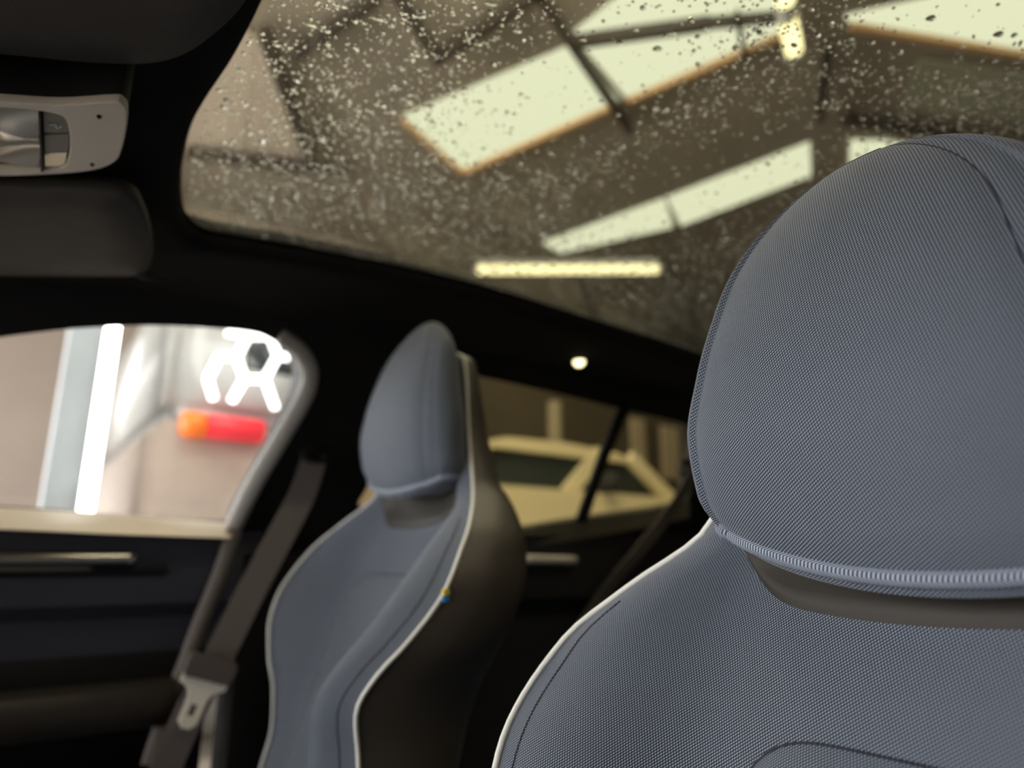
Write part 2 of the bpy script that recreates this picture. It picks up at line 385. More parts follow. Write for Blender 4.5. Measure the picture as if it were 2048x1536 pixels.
# vertical tube on a bluish column beyond the front door
ya = 3.5
col_c = onY(170, 1020, ya)
column = struct('trim_1', box_mesh((0.13, ya + 0.16, FL), (0.33, ya + 0.45, CZ + 0.03)), pmat('bluish_white_column', (0.42, 0.47, 0.51), 0.6, noise=0.15, nscale=4), 'bluish white painted column behind the upright tube lamp')
x_t = 0.285
uprt = tube_lamp((x_t, ya, 0.19), (x_t, ya, 1.42), 0.028, M['tubewhite'], 'upright white tube lamp glowing beside the bluish column', back=(0, 1, 0))
for zz in (0.35, 1.25): link('bracket', box_mesh((x_t - 0.02, ya + 0.05, zz - 0.02), (x_t + 0.02, ya + 0.17, zz + 0.02)), M['lampbody'], uprt, smooth=False)

# reflected hexagon lights, modelled as glowing bars in front of the white van
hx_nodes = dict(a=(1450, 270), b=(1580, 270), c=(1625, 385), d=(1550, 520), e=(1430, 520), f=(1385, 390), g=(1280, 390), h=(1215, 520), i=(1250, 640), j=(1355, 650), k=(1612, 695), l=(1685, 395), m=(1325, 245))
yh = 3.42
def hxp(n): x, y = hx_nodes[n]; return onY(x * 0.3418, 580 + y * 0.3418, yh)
hx = empty('hexagon_reflection', V(hxp('e')), 'reflection of hexagon lights modelled as glowing bars in front of the white van', 'lamp')
M['hex'] = emat('hexagon_reflection_glow', (1.0, 0.99, 0.95), 5.0)
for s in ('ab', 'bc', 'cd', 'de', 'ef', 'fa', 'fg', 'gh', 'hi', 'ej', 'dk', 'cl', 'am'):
    link('reflection_bar', tube(np.linspace(hxp(s[0]), hxp(s[1]), 3), 0.018, 10), M['hex'], hx)
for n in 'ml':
    link('added_wire', bar_mesh(hxp(n), hxp(n) * np.array([1, 1, 0]) + np.array([0, 0, CZ]), 0.006, 0.006), M['steel'], hx, smooth=False)  # wires added only to hold the glowing bars up

# ------------------------------------------------------------------ vehicles beyond the windows
M['vanwhite'] = pmat('white_van_paint', (0.56, 0.57, 0.56), 0.35, coat=0.5)
M['vanlow'] = pmat('taupe_van_bumper', (0.46, 0.38, 0.33), 0.6, noise=0.1)
M['tyre'] = pmat('black_tyre', (0.02, 0.02, 0.02), 0.8)
M['darkglass'] = pmat('dark_vehicle_glass', (0.03, 0.04, 0.04), 0.08, spec=0.6)
M['lamp_orange'] = pmat('orange_lamp_lens', (0.95, 0.22, 0.03), 0.25)
M['lamp_red'] = pmat('red_lamp_lens', (0.90, 0.05, 0.06), 0.25)
M['lamp_orange'].node_tree.nodes['Principled BSDF'].inputs['Emission Color'].default_value = (1, 0.20, 0.03, 1)
M['lamp_orange'].node_tree.nodes['Principled BSDF'].inputs['Emission Strength'].default_value = 0.6
M['lamp_red'].node_tree.nodes['Principled BSDF'].inputs['Emission Color'].default_value = (1, 0.05, 0.07, 1)
M['lamp_red'].node_tree.nodes['Principled BSDF'].inputs['Emission Strength'].default_value = 0.6
yv = 3.6
lx = onY(365, 850, yv)[0]
van = empty('van', (1.4, yv + 1.5, 0), 'white van with orange and red tail lamp beyond the front door window', 'van')
zt = onY(380, 826, yv)[2]; zb = onY(380, 872, yv)[2]
x0 = onY(332, 780, yv)[0]
link('body', box_mesh((x0, yv, zt - 0.02), (x0 + 1.50, yv + 4.2, 1.55), 0.08, 4), M['vanwhite'], van)
link('bumper', box_mesh((x0 - 0.03, yv + 0.01, -0.55), (x0 + 1.53, yv + 4.15, zt - 0.03), 0.05, 3), M['vanlow'], van)
xo1 = onY(415, 850, yv)[0]; xr1 = onY(505, 855, yv)[0]; xo0 = onY(360, 850, yv)[0]
tlp = link('tail_lamp', box_mesh((xo0, yv - 0.035, zb), (xr1 + 0.06, yv + 0.02, zt), 0.012), M['lamp_red'], van); tlp['label'] = 'red tail lamp strip'
link('indicator', box_mesh((xo0 - 0.003, yv - 0.045, zb - 0.002), (xo1, yv + 0.02, zt + 0.002), 0.012), M['lamp_orange'], tlp)['label'] = 'orange indicator'
link('rear_window', box_mesh((x0 + 0.35, yv - 0.012, 0.95), (x0 + 1.2, yv + 0.01, 1.42), 0.02), M['darkglass'], van)
def wheel(c, axis, r, parent):
    c = np.asarray(c, float); ax = np.array(axis, float)
    a = np.linspace(0, 2 * math.pi, 28, endpoint=False)
    e1 = np.array([0, 0, 1.0]); e2 = np.cross(ax, e1)
    prof = [(-0.1, 0.55), (-0.11, 0.8), (-0.09, 0.97), (0, 1.0), (0.09, 0.97), (0.11, 0.8), (0.1, 0.55)]
    P = np.array([[c + ax * t + r * k * (math.cos(q) * e1 + math.sin(q) * e2) for q in a] for t, k in prof])
    w = link('wheel', fix_normals(grid_mesh(P, closed_u=True)), M['tyre'], parent)
    P2 = np.array([[c + ax * t + r * k * (math.cos(q) * e1 + math.sin(q) * e2) for q in a] for t, k in [(-0.09, 0.56), (-0.06, 0.2), (0.06, 0.2), (0.09, 0.56)]])
    link('rim', fix_normals(grid_mesh(P2, closed_u=True, caps=True)), M['chrome'], w)
for wx in (x0 + 0.15, x0 + 1.35):
    for wy in (yv + 0.75, yv + 3.4): wheel((wx, wy, FL + 0.34), (1, 0, 0), 0.34, van)

M['cream'] = pmat('cream_car_paint', (0.92, 0.83, 0.55), 0.3, coat=0.6)
M['creamlamp'] = pmat('pale_lamp', (0.8, 0.78, 0.7), 0.2)
def parked_car(name, X0, Y0, L, Hh, zs, label, paint):
    """car parked side-on, nose towards +X: body, roof, glass, pillars, mirror, wheels"""
    t = empty(name, (X0 + L / 2, Y0 + 0.9, 0), label, 'car')
    def sweep(prof, ya, yb, inset, mat, nm):
        P = []
        cx = np.mean([p[0] for p in prof]); cz = np.mean([p[1] for p in prof])
        for yy, s in ((ya, 0.06), (ya + inset, 0), (yb - inset, 0), (yb, 0.06)):
            P.append([(X0 + p[0] + (cx - p[0]) * s, yy, FL + p[1] + (cz - p[1]) * s) for p in prof])
        return auto_smooth(link(nm, fix_normals(grid_mesh(np.array(P), closed_u=True, caps=True)), mat, t), 40)
    c1 = L * 0.36                                                    # roof end above the windscreen
    sweep([(0.0, 0.35), (-0.03, 0.8), (0.02, zs - 0.04), (0.3, zs), (c1 + 0.5, zs), (L * 0.7, zs - 0.03), (L - 0.25, zs - 0.14), (L, zs - 0.35), (L + 0.03, 0.5), (L - 0.05, 0.3)], Y0, Y0 + 1.8, 0.12, paint, 'body')
    sweep([(0.22, Hh - 0.07), (0.40, Hh - 0.01), (c1 * 0.6, Hh), (c1 - 0.1, Hh - 0.03), (c1 + 0.05, Hh - 0.08), (c1, Hh - 0.10), (0.25, Hh - 0.09)], Y0 + 0.10, Y0 + 1.70, 0.06, paint, 'roof')
    sweep([(0.12, zs - 0.02), (0.25, Hh - 0.07), (c1, Hh - 0.07), (c1 + 0.42, zs - 0.02)], Y0 + 0.14, Y0 + 1.66, 0.03, M['darkglass'], 'cabin_glass')
    for a_, c_ in (((0.10, zs), (0.26, Hh - 0.05)), ((c1 - 0.62, zs), (c1 - 0.30, Hh - 0.04)), ((c1 + 0.44, zs), (c1, Hh - 0.05))):
        for yy in (Y0 + 0.12, Y0 + 1.68):
            link('pillar', bar_mesh((X0 + a_[0], yy, FL + a_[1] - 0.03), (X0 + c_[0], yy, FL + c_[1]), 0.06, 0.10), paint, t, smooth=False)
    link('mirror', box_mesh((X0 + c1 - 0.42, Y0 - 0.13, FL + zs - 0.02), (X0 + c1 - 0.32, Y0 + 0.06, FL + zs + 0.12), 0.03), M['tyre'], t)
    for wx in (0.85, L - 0.85):
        for yy in (Y0 + 0.11, Y0 + 1.69): wheel((X0 + wx, yy, FL + 0.35), (0, 1, 0), 0.35, t)
    return t
parked_car('parked_car', 2.16, 3.5, 4.3, 1.70, 1.38, 'tall cream car parked beyond the rear door window', M['cream'])
po_b = onY(1108, 930, 6.5)
props(link('pipe_post', tube(np.array([(po_b[0] + 0.02, 6.5, FL), (po_b[0] + 0.02, 6.5, 1.9)]), 0.085, 12), pmat('cream_pipe', (0.55, 0.49, 0.36), 0.6)), 'cream upright pipe rising behind the tall cream car', 'pipe')
for (xa, xb, ya_, yb_, lb) in ((1262, 1292, 835, 925, 'pale upright wall board seen through the rear quarter window, with a taller gap beside it'), (1322, 1362, 850, 960, 'wide pale wall board next to the upright board beyond the rear quarter window')):
    p1 = onY(xa, ya_, 7.95); p2 = onY(xb, yb_, 7.95)
    props(link('wall_board', box_mesh((p1[0], 7.93, p2[2]), (p2[0], 8.0, p1[2]), 0.01), M['sill'], smooth=False), lb.split(', with')[0], 'board')

# ================================================================== the car around the camera
car = empty('car', (0.6, 0.585, 0), 'car with dark cabin and glass roof that surrounds the seats', 'car')
YC = 0.585                                                         # car centre line
def roof_z(x, y):
    return 0.475 + 0.022 * (1 - ((y - YC) / 0.45) ** 2) - 0.045 * ((x - 0.72) / 0.75) ** 2
# glass opening: front edge bowed, far corner rounded (traced on the roof), mirrored to the near side
def glass_outline():
    px = [(612, -90), (545, 0), (480, 90), (420, 182), (382, 255), (364, 335), (362, 400), (372, 440), (405, 468), (470, 482), (600, 503), (780, 537), (950, 576), (1180, 645), (1420, 722)]
    pts = []
    for x, y in px:
        z = 0.46
        for _ in range(12):
            p = onZ(x, y, z); z = roof_z(p[0], p[1])
        pts.append((p[0], p[1]))
    xe, yed = pts[-1]
    far = [q for q in pts if q[1] > YC] + [(1.75, yed - 0.01), (1.92, yed - 0.05), (1.98, yed - 0.16)]
    near = [(q[0], 2 * YC - q[1] - 0.07) for q in reversed(far)]
    return catmull([np.array(q) for q in far + near], 5, closed=True)
GO = glass_outline()
# headliner: ring from the glass edge out to the door tops and windscreen header
def ring_surface():
    c = np.array([0.95, YC]); rows = []
    ang = np.arctan2(GO[:, 1] - c[1], GO[:, 0] - c[0])
    def rail(p):                                                   # where the headliner ends: door top line / front / rear header
        x, y = p; sgn = 1 if y >= YC else -1
        return x, y, sgn
    outer = []
    for (x, y), a in zip(GO, ang):
        d = np.array([math.cos(a), math.sin(a)])
        # box limits
        ts = []
        if d[0] > 1e-6: ts.append((2.25 - c[0]) / d[0])
        if d[0] < -1e-6: ts.append((-0.32 - c[0]) / d[0])
        if d[1] > 1e-6: ts.append((1.225 - c[1]) / d[1])
        if d[1] < -1e-6: ts.append((-0.11 - c[1]) / d[1])
        outer.append(c + d * min(ts))
    outer = np.array(outer)
    def oz(p):
        x, y = p
        return 0.415 - 0.10 * max(0, (0.05 - x) / 0.37) ** 1.2 - 0.03 * max(0, (x - 1.3)) ** 2
    P = []
    inner_z = np.array([roof_z(*q) for q in GO])
    oz_ = np.array([oz(q) for q in outer])
    P.append(np.column_stack([GO, inner_z + 0.002]))
    lip = GO + (outer - GO) / np.linalg.norm(outer - GO, axis=1, keepdims=True) * 0.004
    P.append(np.column_stack([lip, inner_z - 0.012]))
    lip2 = GO + (outer - GO) / np.linalg.norm(outer - GO, axis=1, keepdims=True) * 0.022
    P.append(np.column_stack([lip2, inner_z - 0.020]))
    for t in np.linspace(0.15, 1.0, 9):
        q = lip2 + (outer - lip2) * t
        zz = (inner_z - 0.020) + (oz_ - inner_z + 0.020) * (t ** 1.5)
        P.append(np.column_stack([q, zz]))
    P.append(np.column_stack([outer, oz_ + 0.06]))
    P.append(np.column_stack([lip2, inner_z + 0.03]))
    P.append(np.column_stack([GO, inner_z + 0.010]))
    return np.array(P)
RS = ring_surface()
link('headliner', fix_normals(grid_mesh(RS, closed_u=True)), M['headliner'], car)
# roof glass: solid 4 mm pane on the roof surface
def glass_pane():
    c = np.array([0.95, YC]); rows_t = []
    for t in np.linspace(0.02, 1.012, 22):
        q = c + (GO - c) * t; rows_t.append(np.column_stack([q, [roof_z(*k) + 0.003 for k in q]]))
    B = np.array(rows_t); T = B + np.array([0, 0, 0.004])
    P = np.concatenate([B, T[::-1]], 0)
    return fix_normals(grid_mesh(P, closed_u=True, caps=True))
link('roof_glass', glass_pane(), M['roofglass'], car)['label'] = 'tinted glass roof beaded with rain'

# ------------------------------------------------------------------ far body side with window openings
ES = np.array([0, -SB, 1.0]); ES /= np.linalg.norm(ES)
O_S = np.array([0, SA, 0.0])
def s2(px, py, off=0.0):
    p = onS(px, py, off); return np.array([p[0], (p[2]) / ES[2]])
win1_px = [(-420, 1000), (-420, 760), (-150, 688), (0, 662), (150, 645), (300, 639), (430, 645), (520, 656), (575, 683), (601, 720), (600, 770), (575, 830), (515, 940), (468, 1030), (455, 1048), (200, 1032), (0, 1018)]
win1 = [s2(*p) for p in win1_px]
win1c = catmull(win1, 4, closed=True)
win2_px = [(728, 1010), (738, 965), (790, 850), (850, 758), (900, 732), (935, 738), (1100, 775), (1250, 812), (1372, 842), (1400, 870), (1395, 940), (1375, 1000), (1355, 1012), (1165, 1040), (1015, 1062), (850, 1040)]
win2c = catmull([s2(*p) for p in win2_px], 4, closed=True)
outer_s = [(-0.75, -0.08), (2.2, -0.08), (2.2, 0.40), (1.9, 0.455), (0.2, 0.465), (-0.05, 0.44), (-0.35, 0.34), (-0.75, 0.15)]
def side_plate(loops, off, thick, bevel=0.0):
    n = np.cross(np.array([1.0, 0, 0]), ES)
    return plate(loops, O_S + np.array([0, off, 0]), (1, 0, 0), ES, thick, bevel)
link('body_side', side_plate([outer_s, win1c, win2c], 0.03, 0.05), M['blacktrim'], car, smooth=False)

# front door: stacked trim pieces below the window
fd = link('front_door', extrude_profile([(1.40, 0.052), (1.33, 0.050), (1.318, 0.040), (1.312, -0.02), (1.318, -0.072), (1.345, -0.095), (1.355, -0.175), (1.40, -0.19), (1.44, -0.19), (1.44, 0.045)], -0.75, 0.40), M['navy'], car)
auto_smooth(fd, 30); fd['label'] = 'dark navy front door trim'
def strip_S(pxs_top, pxs_bot, off_a, off_b, thick, mat, name, parent):
    A = [onS(x, y, off_a) for x, y in pxs_top]; B = [onS(x, y, off_b) for x, y in pxs_bot]
    A = np.array(A); B = np.array(B); d = np.array([0, thick, 0])
    P = np.stack([A, B, B + d, A + d], 1)
    o = link(name, fix_normals(grid_mesh(P, closed_u=True, caps=True)), mat, parent); return auto_smooth(o, 40)
strip_S([(-420, 1000), (-200, 1005), (0, 1014), (230, 1028), (462, 1046)], [(-420, 1045), (-200, 1050), (0, 1058), (230, 1068), (462, 1076)], 0.03, -0.065, 0.04, M['sill'], 'window_sill', fd)['label'] = 'cream window sill'
hb = np.array([onY(-300, 1120, 1.300), onY(-100, 1119, 1.298), onY(100, 1118, 1.298), onY(272, 1117, 1.300)])
link('door_handle', tube(catmull(hb, 6), 0.0095, 12, flat=((0, 1, 0), 0.8)), M['chrome'], fd)['label'] = 'chrome door handle bar'
link('handle_recess', box_mesh((-0.75, 1.306, -0.028), (0.24, 1.330, -0.012), 0.005), M['door_black'], fd)
dl = link('lower_panel', extrude_profile([(1.352, -0.08), (1.352, -0.18), (1.362, -0.55), (1.44, -0.55), (1.44, -0.08)], -0.75, 0.33), M['door_black'], fd)
link('armrest', extrude_profile([(1.36, -0.195), (1.29, -0.185), (1.265, -0.195), (1.262, -0.225), (1.28, -0.255), (1.36, -0.27)], -0.75, 0.26), M['armrest'], fd)
link('door_pocket', extrude_profile([(1.36, -0.34), (1.30, -0.325), (1.285, -0.335), (1.30, -0.52), (1.36, -0.54)], -0.75, 0.30), M['armrest'], fd)
link('pocket_lining', box_mesh((-0.72, 1.27, -0.50), (0.02, 1.30, -0.272), 0.01), M['carpet'], fd)['label'] = 'blue pocket lining'
wf = [(560, 672), (598, 700), (618, 735), (617, 772), (600, 812), (560, 880), (510, 965), (478, 1030), (462, 1065)]
fr = catmull([onS(x, y, -0.004) for x, y in wf], 6)
link('window_frame', tube(fr, 0.016, 10, flat=((0, 1, 0), 0.45)), M['frame'], fd)['label'] = 'silver grey window frame'
link('window_glass', side_plate([win1c], 0.03, 0.004), M['sideglass'], fd, smooth=False)
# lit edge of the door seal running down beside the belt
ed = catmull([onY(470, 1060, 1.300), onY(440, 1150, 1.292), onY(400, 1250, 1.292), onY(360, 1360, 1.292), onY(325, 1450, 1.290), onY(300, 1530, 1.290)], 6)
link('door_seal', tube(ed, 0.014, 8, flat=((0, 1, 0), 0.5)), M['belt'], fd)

rd = link('rear_door', extrude_profile([(1.40, 0.075), (1.33, 0.070), (1.316, 0.055), (1.312, 0.0), (1.318, -0.09), (1.35, -0.12), (1.36, -0.55), (1.44, -0.55), (1.44, 0.07)], 0.70, 1.95), M['door_black'], car)
auto_smooth(rd, 30); rd['label'] = 'black rear door trim'
strip_S([(850, 1040), (1015, 1060), (1165, 1037), (1290, 1020), (1380, 1004)], [(850, 1075), (1015, 1096), (1165, 1078), (1290, 1055), (1380, 1036)], 0.0, -0.03, 0.05, pmat('dark_green_sill', (0.10, 0.095, 0.07), 0.4), 'window_sill', rd)
link('door_handle', tube(np.linspace(onY(1046, 1119, 1.300), onY(1150, 1121, 1.300), 6), 0.0105, 12), M['frame'], rd)
link('window_divider', tube(np.array([onS(1253, 806, -0.005), onS(1210, 905, -0.005), onS(1162, 1042, -0.005)]), 0.018, 10, flat=((0, 1, 0), 0.5)), M['blacktrim'], rd)
link('window_glass', side_plate([win2c], 0.03, 0.004), M['rearglass'], rd, smooth=False)
# B pillar cover below the window line and the rest of the cabin shell
link('pillar_trim', extrude_profile([(1.335, 0.02), (1.30, 0.0), (1.30, -0.55), (1.40, -0.55), (1.40, 0.02)], 0.36, 0.70), M['headliner'], car, smooth=False)
link('cabin_floor', box_mesh((-0.9, -0.1, -0.66), (2.2, 1.40, -0.60)), M['carpet'], car, smooth=False)
link('near_body_side', box_mesh((0.62, -0.30, -0.60), (2.2, -0.22, 0.05), 0.02), M['door_black'], car, smooth=False)
nd = link('near_door', extrude_profile([(2 * YC - y, z) for y, z in [(1.40, 0.052), (1.365, 0.050), (1.352, 0.040), (1.350, -0.02), (1.352, -0.072), (1.365, -0.55), (1.44, -0.55), (1.44, 0.045)]], -0.75, 0.60), M['navy'], car)  # closed door out of view, added to block low side light
link('armrest', extrude_profile([(2 * YC - y, z) for y, z in [(1.365, -0.195), (1.32, -0.185), (1.31, -0.195), (1.31, -0.225), (1.32, -0.255), (1.365, -0.27)]], -0.60, 0.26), M['armrest'], nd)
link('near_pillar', box_mesh((0.62, -0.20, 0.03), (0.80, -0.10, 0.42), 0.02), M['headliner'], car, smooth=False)
link('rear_shelf', box_mesh((2.0, -0.2, -0.6), (2.25, 1.38, 0.02), 0.03), M['door_black'], car, smooth=False)
link('rear_pillar', box_mesh((1.98, 1.05, 0.0), (2.2, 1.32, 0.44), 0.03), M['headliner'], car, smooth=False)

# small lit reading lamp over the far rear door
lp = onY(1158, 722, 1.135)
rl = empty('reading_lamp', V(lp), 'small round reading lamp glowing in the dark roof lining', 'lamp')
def disc_lathe(c, n, prof, seg=20):
    n = np.array(n, float); n /= np.linalg.norm(n); ref = np.array([0, 0, 1.0]) if abs(n[2]) < 0.9 else np.array([1.0, 0, 0])
    e1 = np.cross(n, ref); e1 /= np.linalg.norm(e1); e2 = np.cross(n, e1); a = np.linspace(0, 2 * math.pi, seg, endpoint=False)
    P = np.array([[np.asarray(c) + n * h + r * (math.cos(q) * e1 + math.sin(q) * e2) for q in a] for r, h in prof])
    return fix_normals(grid_mesh(P, closed_u=True, caps=True))
nl = (-0.35, -0.75, -0.55)
link('lens', disc_lathe(lp, nl, [(0.0135, -0.01), (0.0135, 0.002), (0.010, 0.006), (0.003, 0.0075)]), emat('warm_lamp_glow', (1.0, 0.86, 0.48), 3.5), rl)
link('bezel', disc_lathe(lp, nl, [(0.022, -0.02), (0.021, -0.002), (0.017, 0.0015), (0.0125, 0.0005), (0.0125, -0.02)]), M['blacktrim'], rl)

# ------------------------------------------------------------------ overhead console
oc_z = 0.360
def ocp(px, py, dz=0.0): return onZ(px, py, oc_z + dz)
oc = empty('overhead_console', V(ocp(120, 270)), 'pale grey overhead console with clear lamp lens and small buttons', 'console')
body_px = [(-420, 180), (-200, 192), (0, 205), (120, 212), (225, 206), (243, 210), (251, 225), (249, 262), (240, 300), (228, 322), (190, 338), (120, 346), (0, 351), (-200, 350), (-420, 345)]
bo = catmull([ocp(*p) for p in body_px], 4, closed=True)
cen = bo.mean(0)
def shrink(k, dz): q = cen + (bo - cen) * np.array([1 - (1 - k) * 0.4, k, 1]); q = q.copy(); q[:, 2] += dz; return q
P = np.array([shrink(1.10, 0.075), shrink(1.06, 0.035), shrink(1.02, 0.012), shrink(1.0, 0.003), shrink(0.975, -0.001)])
rec_px = [(-400, 186), (0, 213), (80, 221), (118, 229), (134, 240), (141, 262), (143, 290), (139, 318), (130, 335), (100, 340), (0, 343), (-400, 338)]
rec = catmull([ocp(*p) for p in rec_px], 4, closed=True)
def resamp(q, n):
    q2 = np.concatenate([q, q[:1]], 0); s = np.concatenate([[0], np.cumsum(np.linalg.norm(np.diff(q2, axis=0), axis=1))]); t = np.linspace(0, s[-1], n, endpoint=False)
    return np.column_stack([np.interp(t, s, q2[:, k]) for k in range(3)])
# plate with a hole for lens and buttons
def xy(q): return [(p[0], p[1]) for p in q]
link('body', plate([xy(bo), xy(rec)], (0, 0, oc_z + 0.004), (1, 0, 0), (0, 1, 0), 0.006, 0.0012), M['console'], oc)
link('side_wall', fix_normals(grid_mesh(np.array([shrink(0.985, 0.004), shrink(1.0, 0.012), shrink(1.03, 0.085), shrink(0.9, 0.085)]), closed_u=True, caps=False)), M['blacktrim'], oc)
link('backing', plate([xy(rec * np.array([1, 1, 1]))], (0, 0, oc_z + 0.022), (1, 0, 0), (0, 1, 0), 0.004), M['blacktrim'], oc, smooth=False)
def lens_mat():
    m, nt, b = nodes_of('clear_ribbed_lens')
    b.inputs['Base Color'].default_value = (0.80, 0.73, 0.62, 1); b.inputs['Metallic'].default_value = 0.45; b.inputs['Roughness'].default_value = 0.22
    b.inputs['Coat Weight'].default_value = 0.6
    return m
M['lens'] = lens_mat()
# lens: reflector bowl with two flowing ridges, left of the black divider
def lens_mesh():
    us = np.linspace(0, 1, 50); vs = np.linspace(0, 1, 36); P = []
    for v in vs:
        row = []
        for u in us:
            x = -400 + u * 478; ytop = 186 + (x + 400) / 478 * 34; ybot = 338 + (x + 400) / 478 * 3
            y = ytop + 2 + (ybot - ytop - 4) * v
            p = ocp(x, y)
            w = (x) / 80.0
            c1 = 0.42 + 0.10 * math.tanh(-1.2 * (w - 0.4)) * -1; c2 = 0.80 - 0.13 * w
            p[2] += 0.006 - 0.006 * math.exp(-((v - (0.34 + 0.13 * w)) / 0.07) ** 2) + 0.004 * math.sin(v * 9 + w * 1.7) - 0.005 * math.exp(-((v - 0.66) / 0.06) ** 2)
            row.append(p)
        P.append(row)
    return fix_normals(grid_mesh(np.array(P)))
link('lamp_lens', lens_mesh(), M['lens'], oc)['label'] = 'clear lamp lens with curved reflections'
def con_box(px, name, mat, dz0, dz1):
    A = [ocp(*p) for p in px]
    P = np.array([[a + np.array([0, 0, dz1]) for a in A], [a + np.array([0, 0, dz0]) for a in A], [cen0 + (a - cen0) * 0.94 + np.array([0, 0, dz0 - 0.0008]) for a in A for cen0 in [np.mean(A, 0)]]])
    return link(name, fix_normals(grid_mesh(P, closed_u=True, caps=True)), mat, oc, smooth=False)
con_box([(77, 222), (82, 222), (87, 342), (82, 342)], 'divider', M['blacktrim'], -0.001, 0.012)
b1 = con_box([(84, 227), (112, 231), (130, 238), (135, 248), (137, 269), (86, 269)], 'button', M['button'], 0.002, 0.012)
b2 = con_box([(86, 272), (138, 272), (137, 300), (134, 308), (88, 309)], 'button', M['button'], 0.002, 0.012)
b3 = con_box([(88, 311), (134, 310), (130, 330), (118, 334), (89, 336)], 'button', M['lens'], 0.002, 0.012)
# printed SOS and handset mark on the first button
def text_mesh(txt, size):
    cu = bpy.data.curves.new('txt', 'FONT'); cu.body = txt; cu.size = size; cu.align_x = 'CENTER'; cu.align_y = 'CENTER'; cu.extrude = 0.0002
    ob = bpy.data.objects.new('txt', cu); COL.objects.link(ob); dg = bpy.context.evaluated_depsgraph_get()
    me = bpy.data.meshes.new_from_object(ob.evaluated_get(dg)); bpy.data.objects.remove(ob); bpy.data.curves.remove(cu); me.materials.clear(); return me
tm = text_mesh('SOS', 0.0042)
c0 = ocp(106, 250, 0.0005); ex = ocp(116, 250, 0.0005) - c0; ex /= np.linalg.norm(ex); ey = np.cross(np.array([0, 0, -1.0]), ex)
tm.transform(Matrix(((ex[0], ey[0], 0, c0[0]), (ex[1], ey[1], 0, c0[1]), (0, 0, -1, c0[2] + H0), (0, 0, 0, 1))))
link('sos_print', tm, M['white_print'], b1, smooth=False)
hs = catmull([ocp(112, 253, 0.0003), ocp(113, 256, 0.0003), ocp(117, 256.5, 0.0003), ocp(121, 254, 0.0003), ocp(121.5, 251.5, 0.0003)], 5)
link('handset_print', tube(hs, np.interp(np.linspace(0, 1, len(hs)), [0, 0.2, 0.5, 0.8, 1], [0.0008, 0.0006, 0.0003, 0.0006, 0.0008]), 8), M['white_print'], b1)
for k, (a, bb) in enumerate((((194, 228), (202, 237)), ((181, 325), (188, 332)))):
    p1 = ocp(*a); p2 = ocp(*bb)
    lo = np.minimum(p1, p2); hi = np.maximum(p1, p2); lo[2] = oc_z - 0.0016; hi[2] = oc_z + 0.002
    link('sensor_hole', box_mesh(lo, hi, 0.0008), M['blacktrim'], oc, smooth=False)

# ------------------------------------------------------------------ sun visors
def visor(px, z, label):
    q = catmull([onZ(x, y, z) for x, y in px], 5, closed=True); c = q.mean(0)
    v = empty('sun_visor', V(c), label, 'sun visor')
    rows = []
    for k, dz in ((0.97, 0.020), (1.0, 0.012), (1.0, 0.004), (0.985, 0.0), (0.6, -0.002), (0.2, -0.002)):
        w = c + (q - c) * np.array([k, k, 1]); w[:, 2] += dz; rows.append(w)
    link('panel', fix_normals(grid_mesh(np.array(rows), closed_u=True, caps=True)), M['visor'], v)
    return v, q
v1, q1 = visor([(-500, 60), (-250, 90), (0, 110), (180, 127), (300, 128), (370, 110), (430, 70), (490, 10), (560, -110), (620, -260), (300, -420), (-400, -420)], 0.385, 'charcoal sun visor above the pale overhead console')
v2, q2 = visor([(-420, 372), (-200, 374), (0, 378), (180, 382), (255, 392), (285, 425), (300, 480), (300, 535), (270, 552), (150, 553), (0, 552), (-300, 548)], 0.375, 'charcoal sun visor between the overhead console and the far door')
link('hinge_clip', tube(np.array([onZ(275, 548, 0.375), onZ(330, 560, 0.375)]), 0.006, 8), M['blacktrim'], v2)

# ================================================================== seats
HX0, HY0 = 0.0, 0.97                                               # far seat: lateral centre in camera coordinates
zk  = [-0.44, -0.32, -0.26, -0.20, -0.155, -0.12, -0.09, -0.04, 0.02, 0.06, 0.105, 0.18, 0.26, 0.300, 0.316, 0.324]
wk  = [0.245, 0.240, 0.232, 0.230, 0.238, 0.252, 0.264, 0.269, 0.249, 0.211, 0.157, 0.122, 0.105, 0.092, 0.066, 0.010]
xpk = [0.345, 0.362, 0.372, 0.368, 0.360, 0.368, 0.384, 0.415, 0.455, 0.490, 0.525, 0.540, 0.545, 0.548, 0.552, 0.560]
zc  = [-0.44, -0.30, -0.20, -0.10, -0.05, 0.0, 0.05, 0.09, 0.18, 0.26, 0.316, 0.324]
xck = [0.345, 0.385, 0.415, 0.447, 0.467, 0.490, 0.515, 0.530, 0.540, 0.545, 0.552, 0.560]
zr  = [-0.44, -0.30, -0.20, -0.10, 0.0, 0.10, 0.20, 0.28, 0.316, 0.324]
xrk = [0.46, 0.50, 0.535, 0.575, 0.60, 0.605, 0.595, 0.585, 0.578, 0.566]
bz  = [-0.44, -0.30, -0.15, -0.05, 0.03, 0.08, 0.324]
bk  = [0.035, 0.050, 0.058, 0.048, 0.022, 0.0, 0.0]
def xp_at(z, side):
    r = np.clip((-0.04 - z) / 0.12, 0, 1); r = r * r * (3 - 2 * r)
    return spl(zk, xpk, z) + 0.028 * r * np.sign(side)
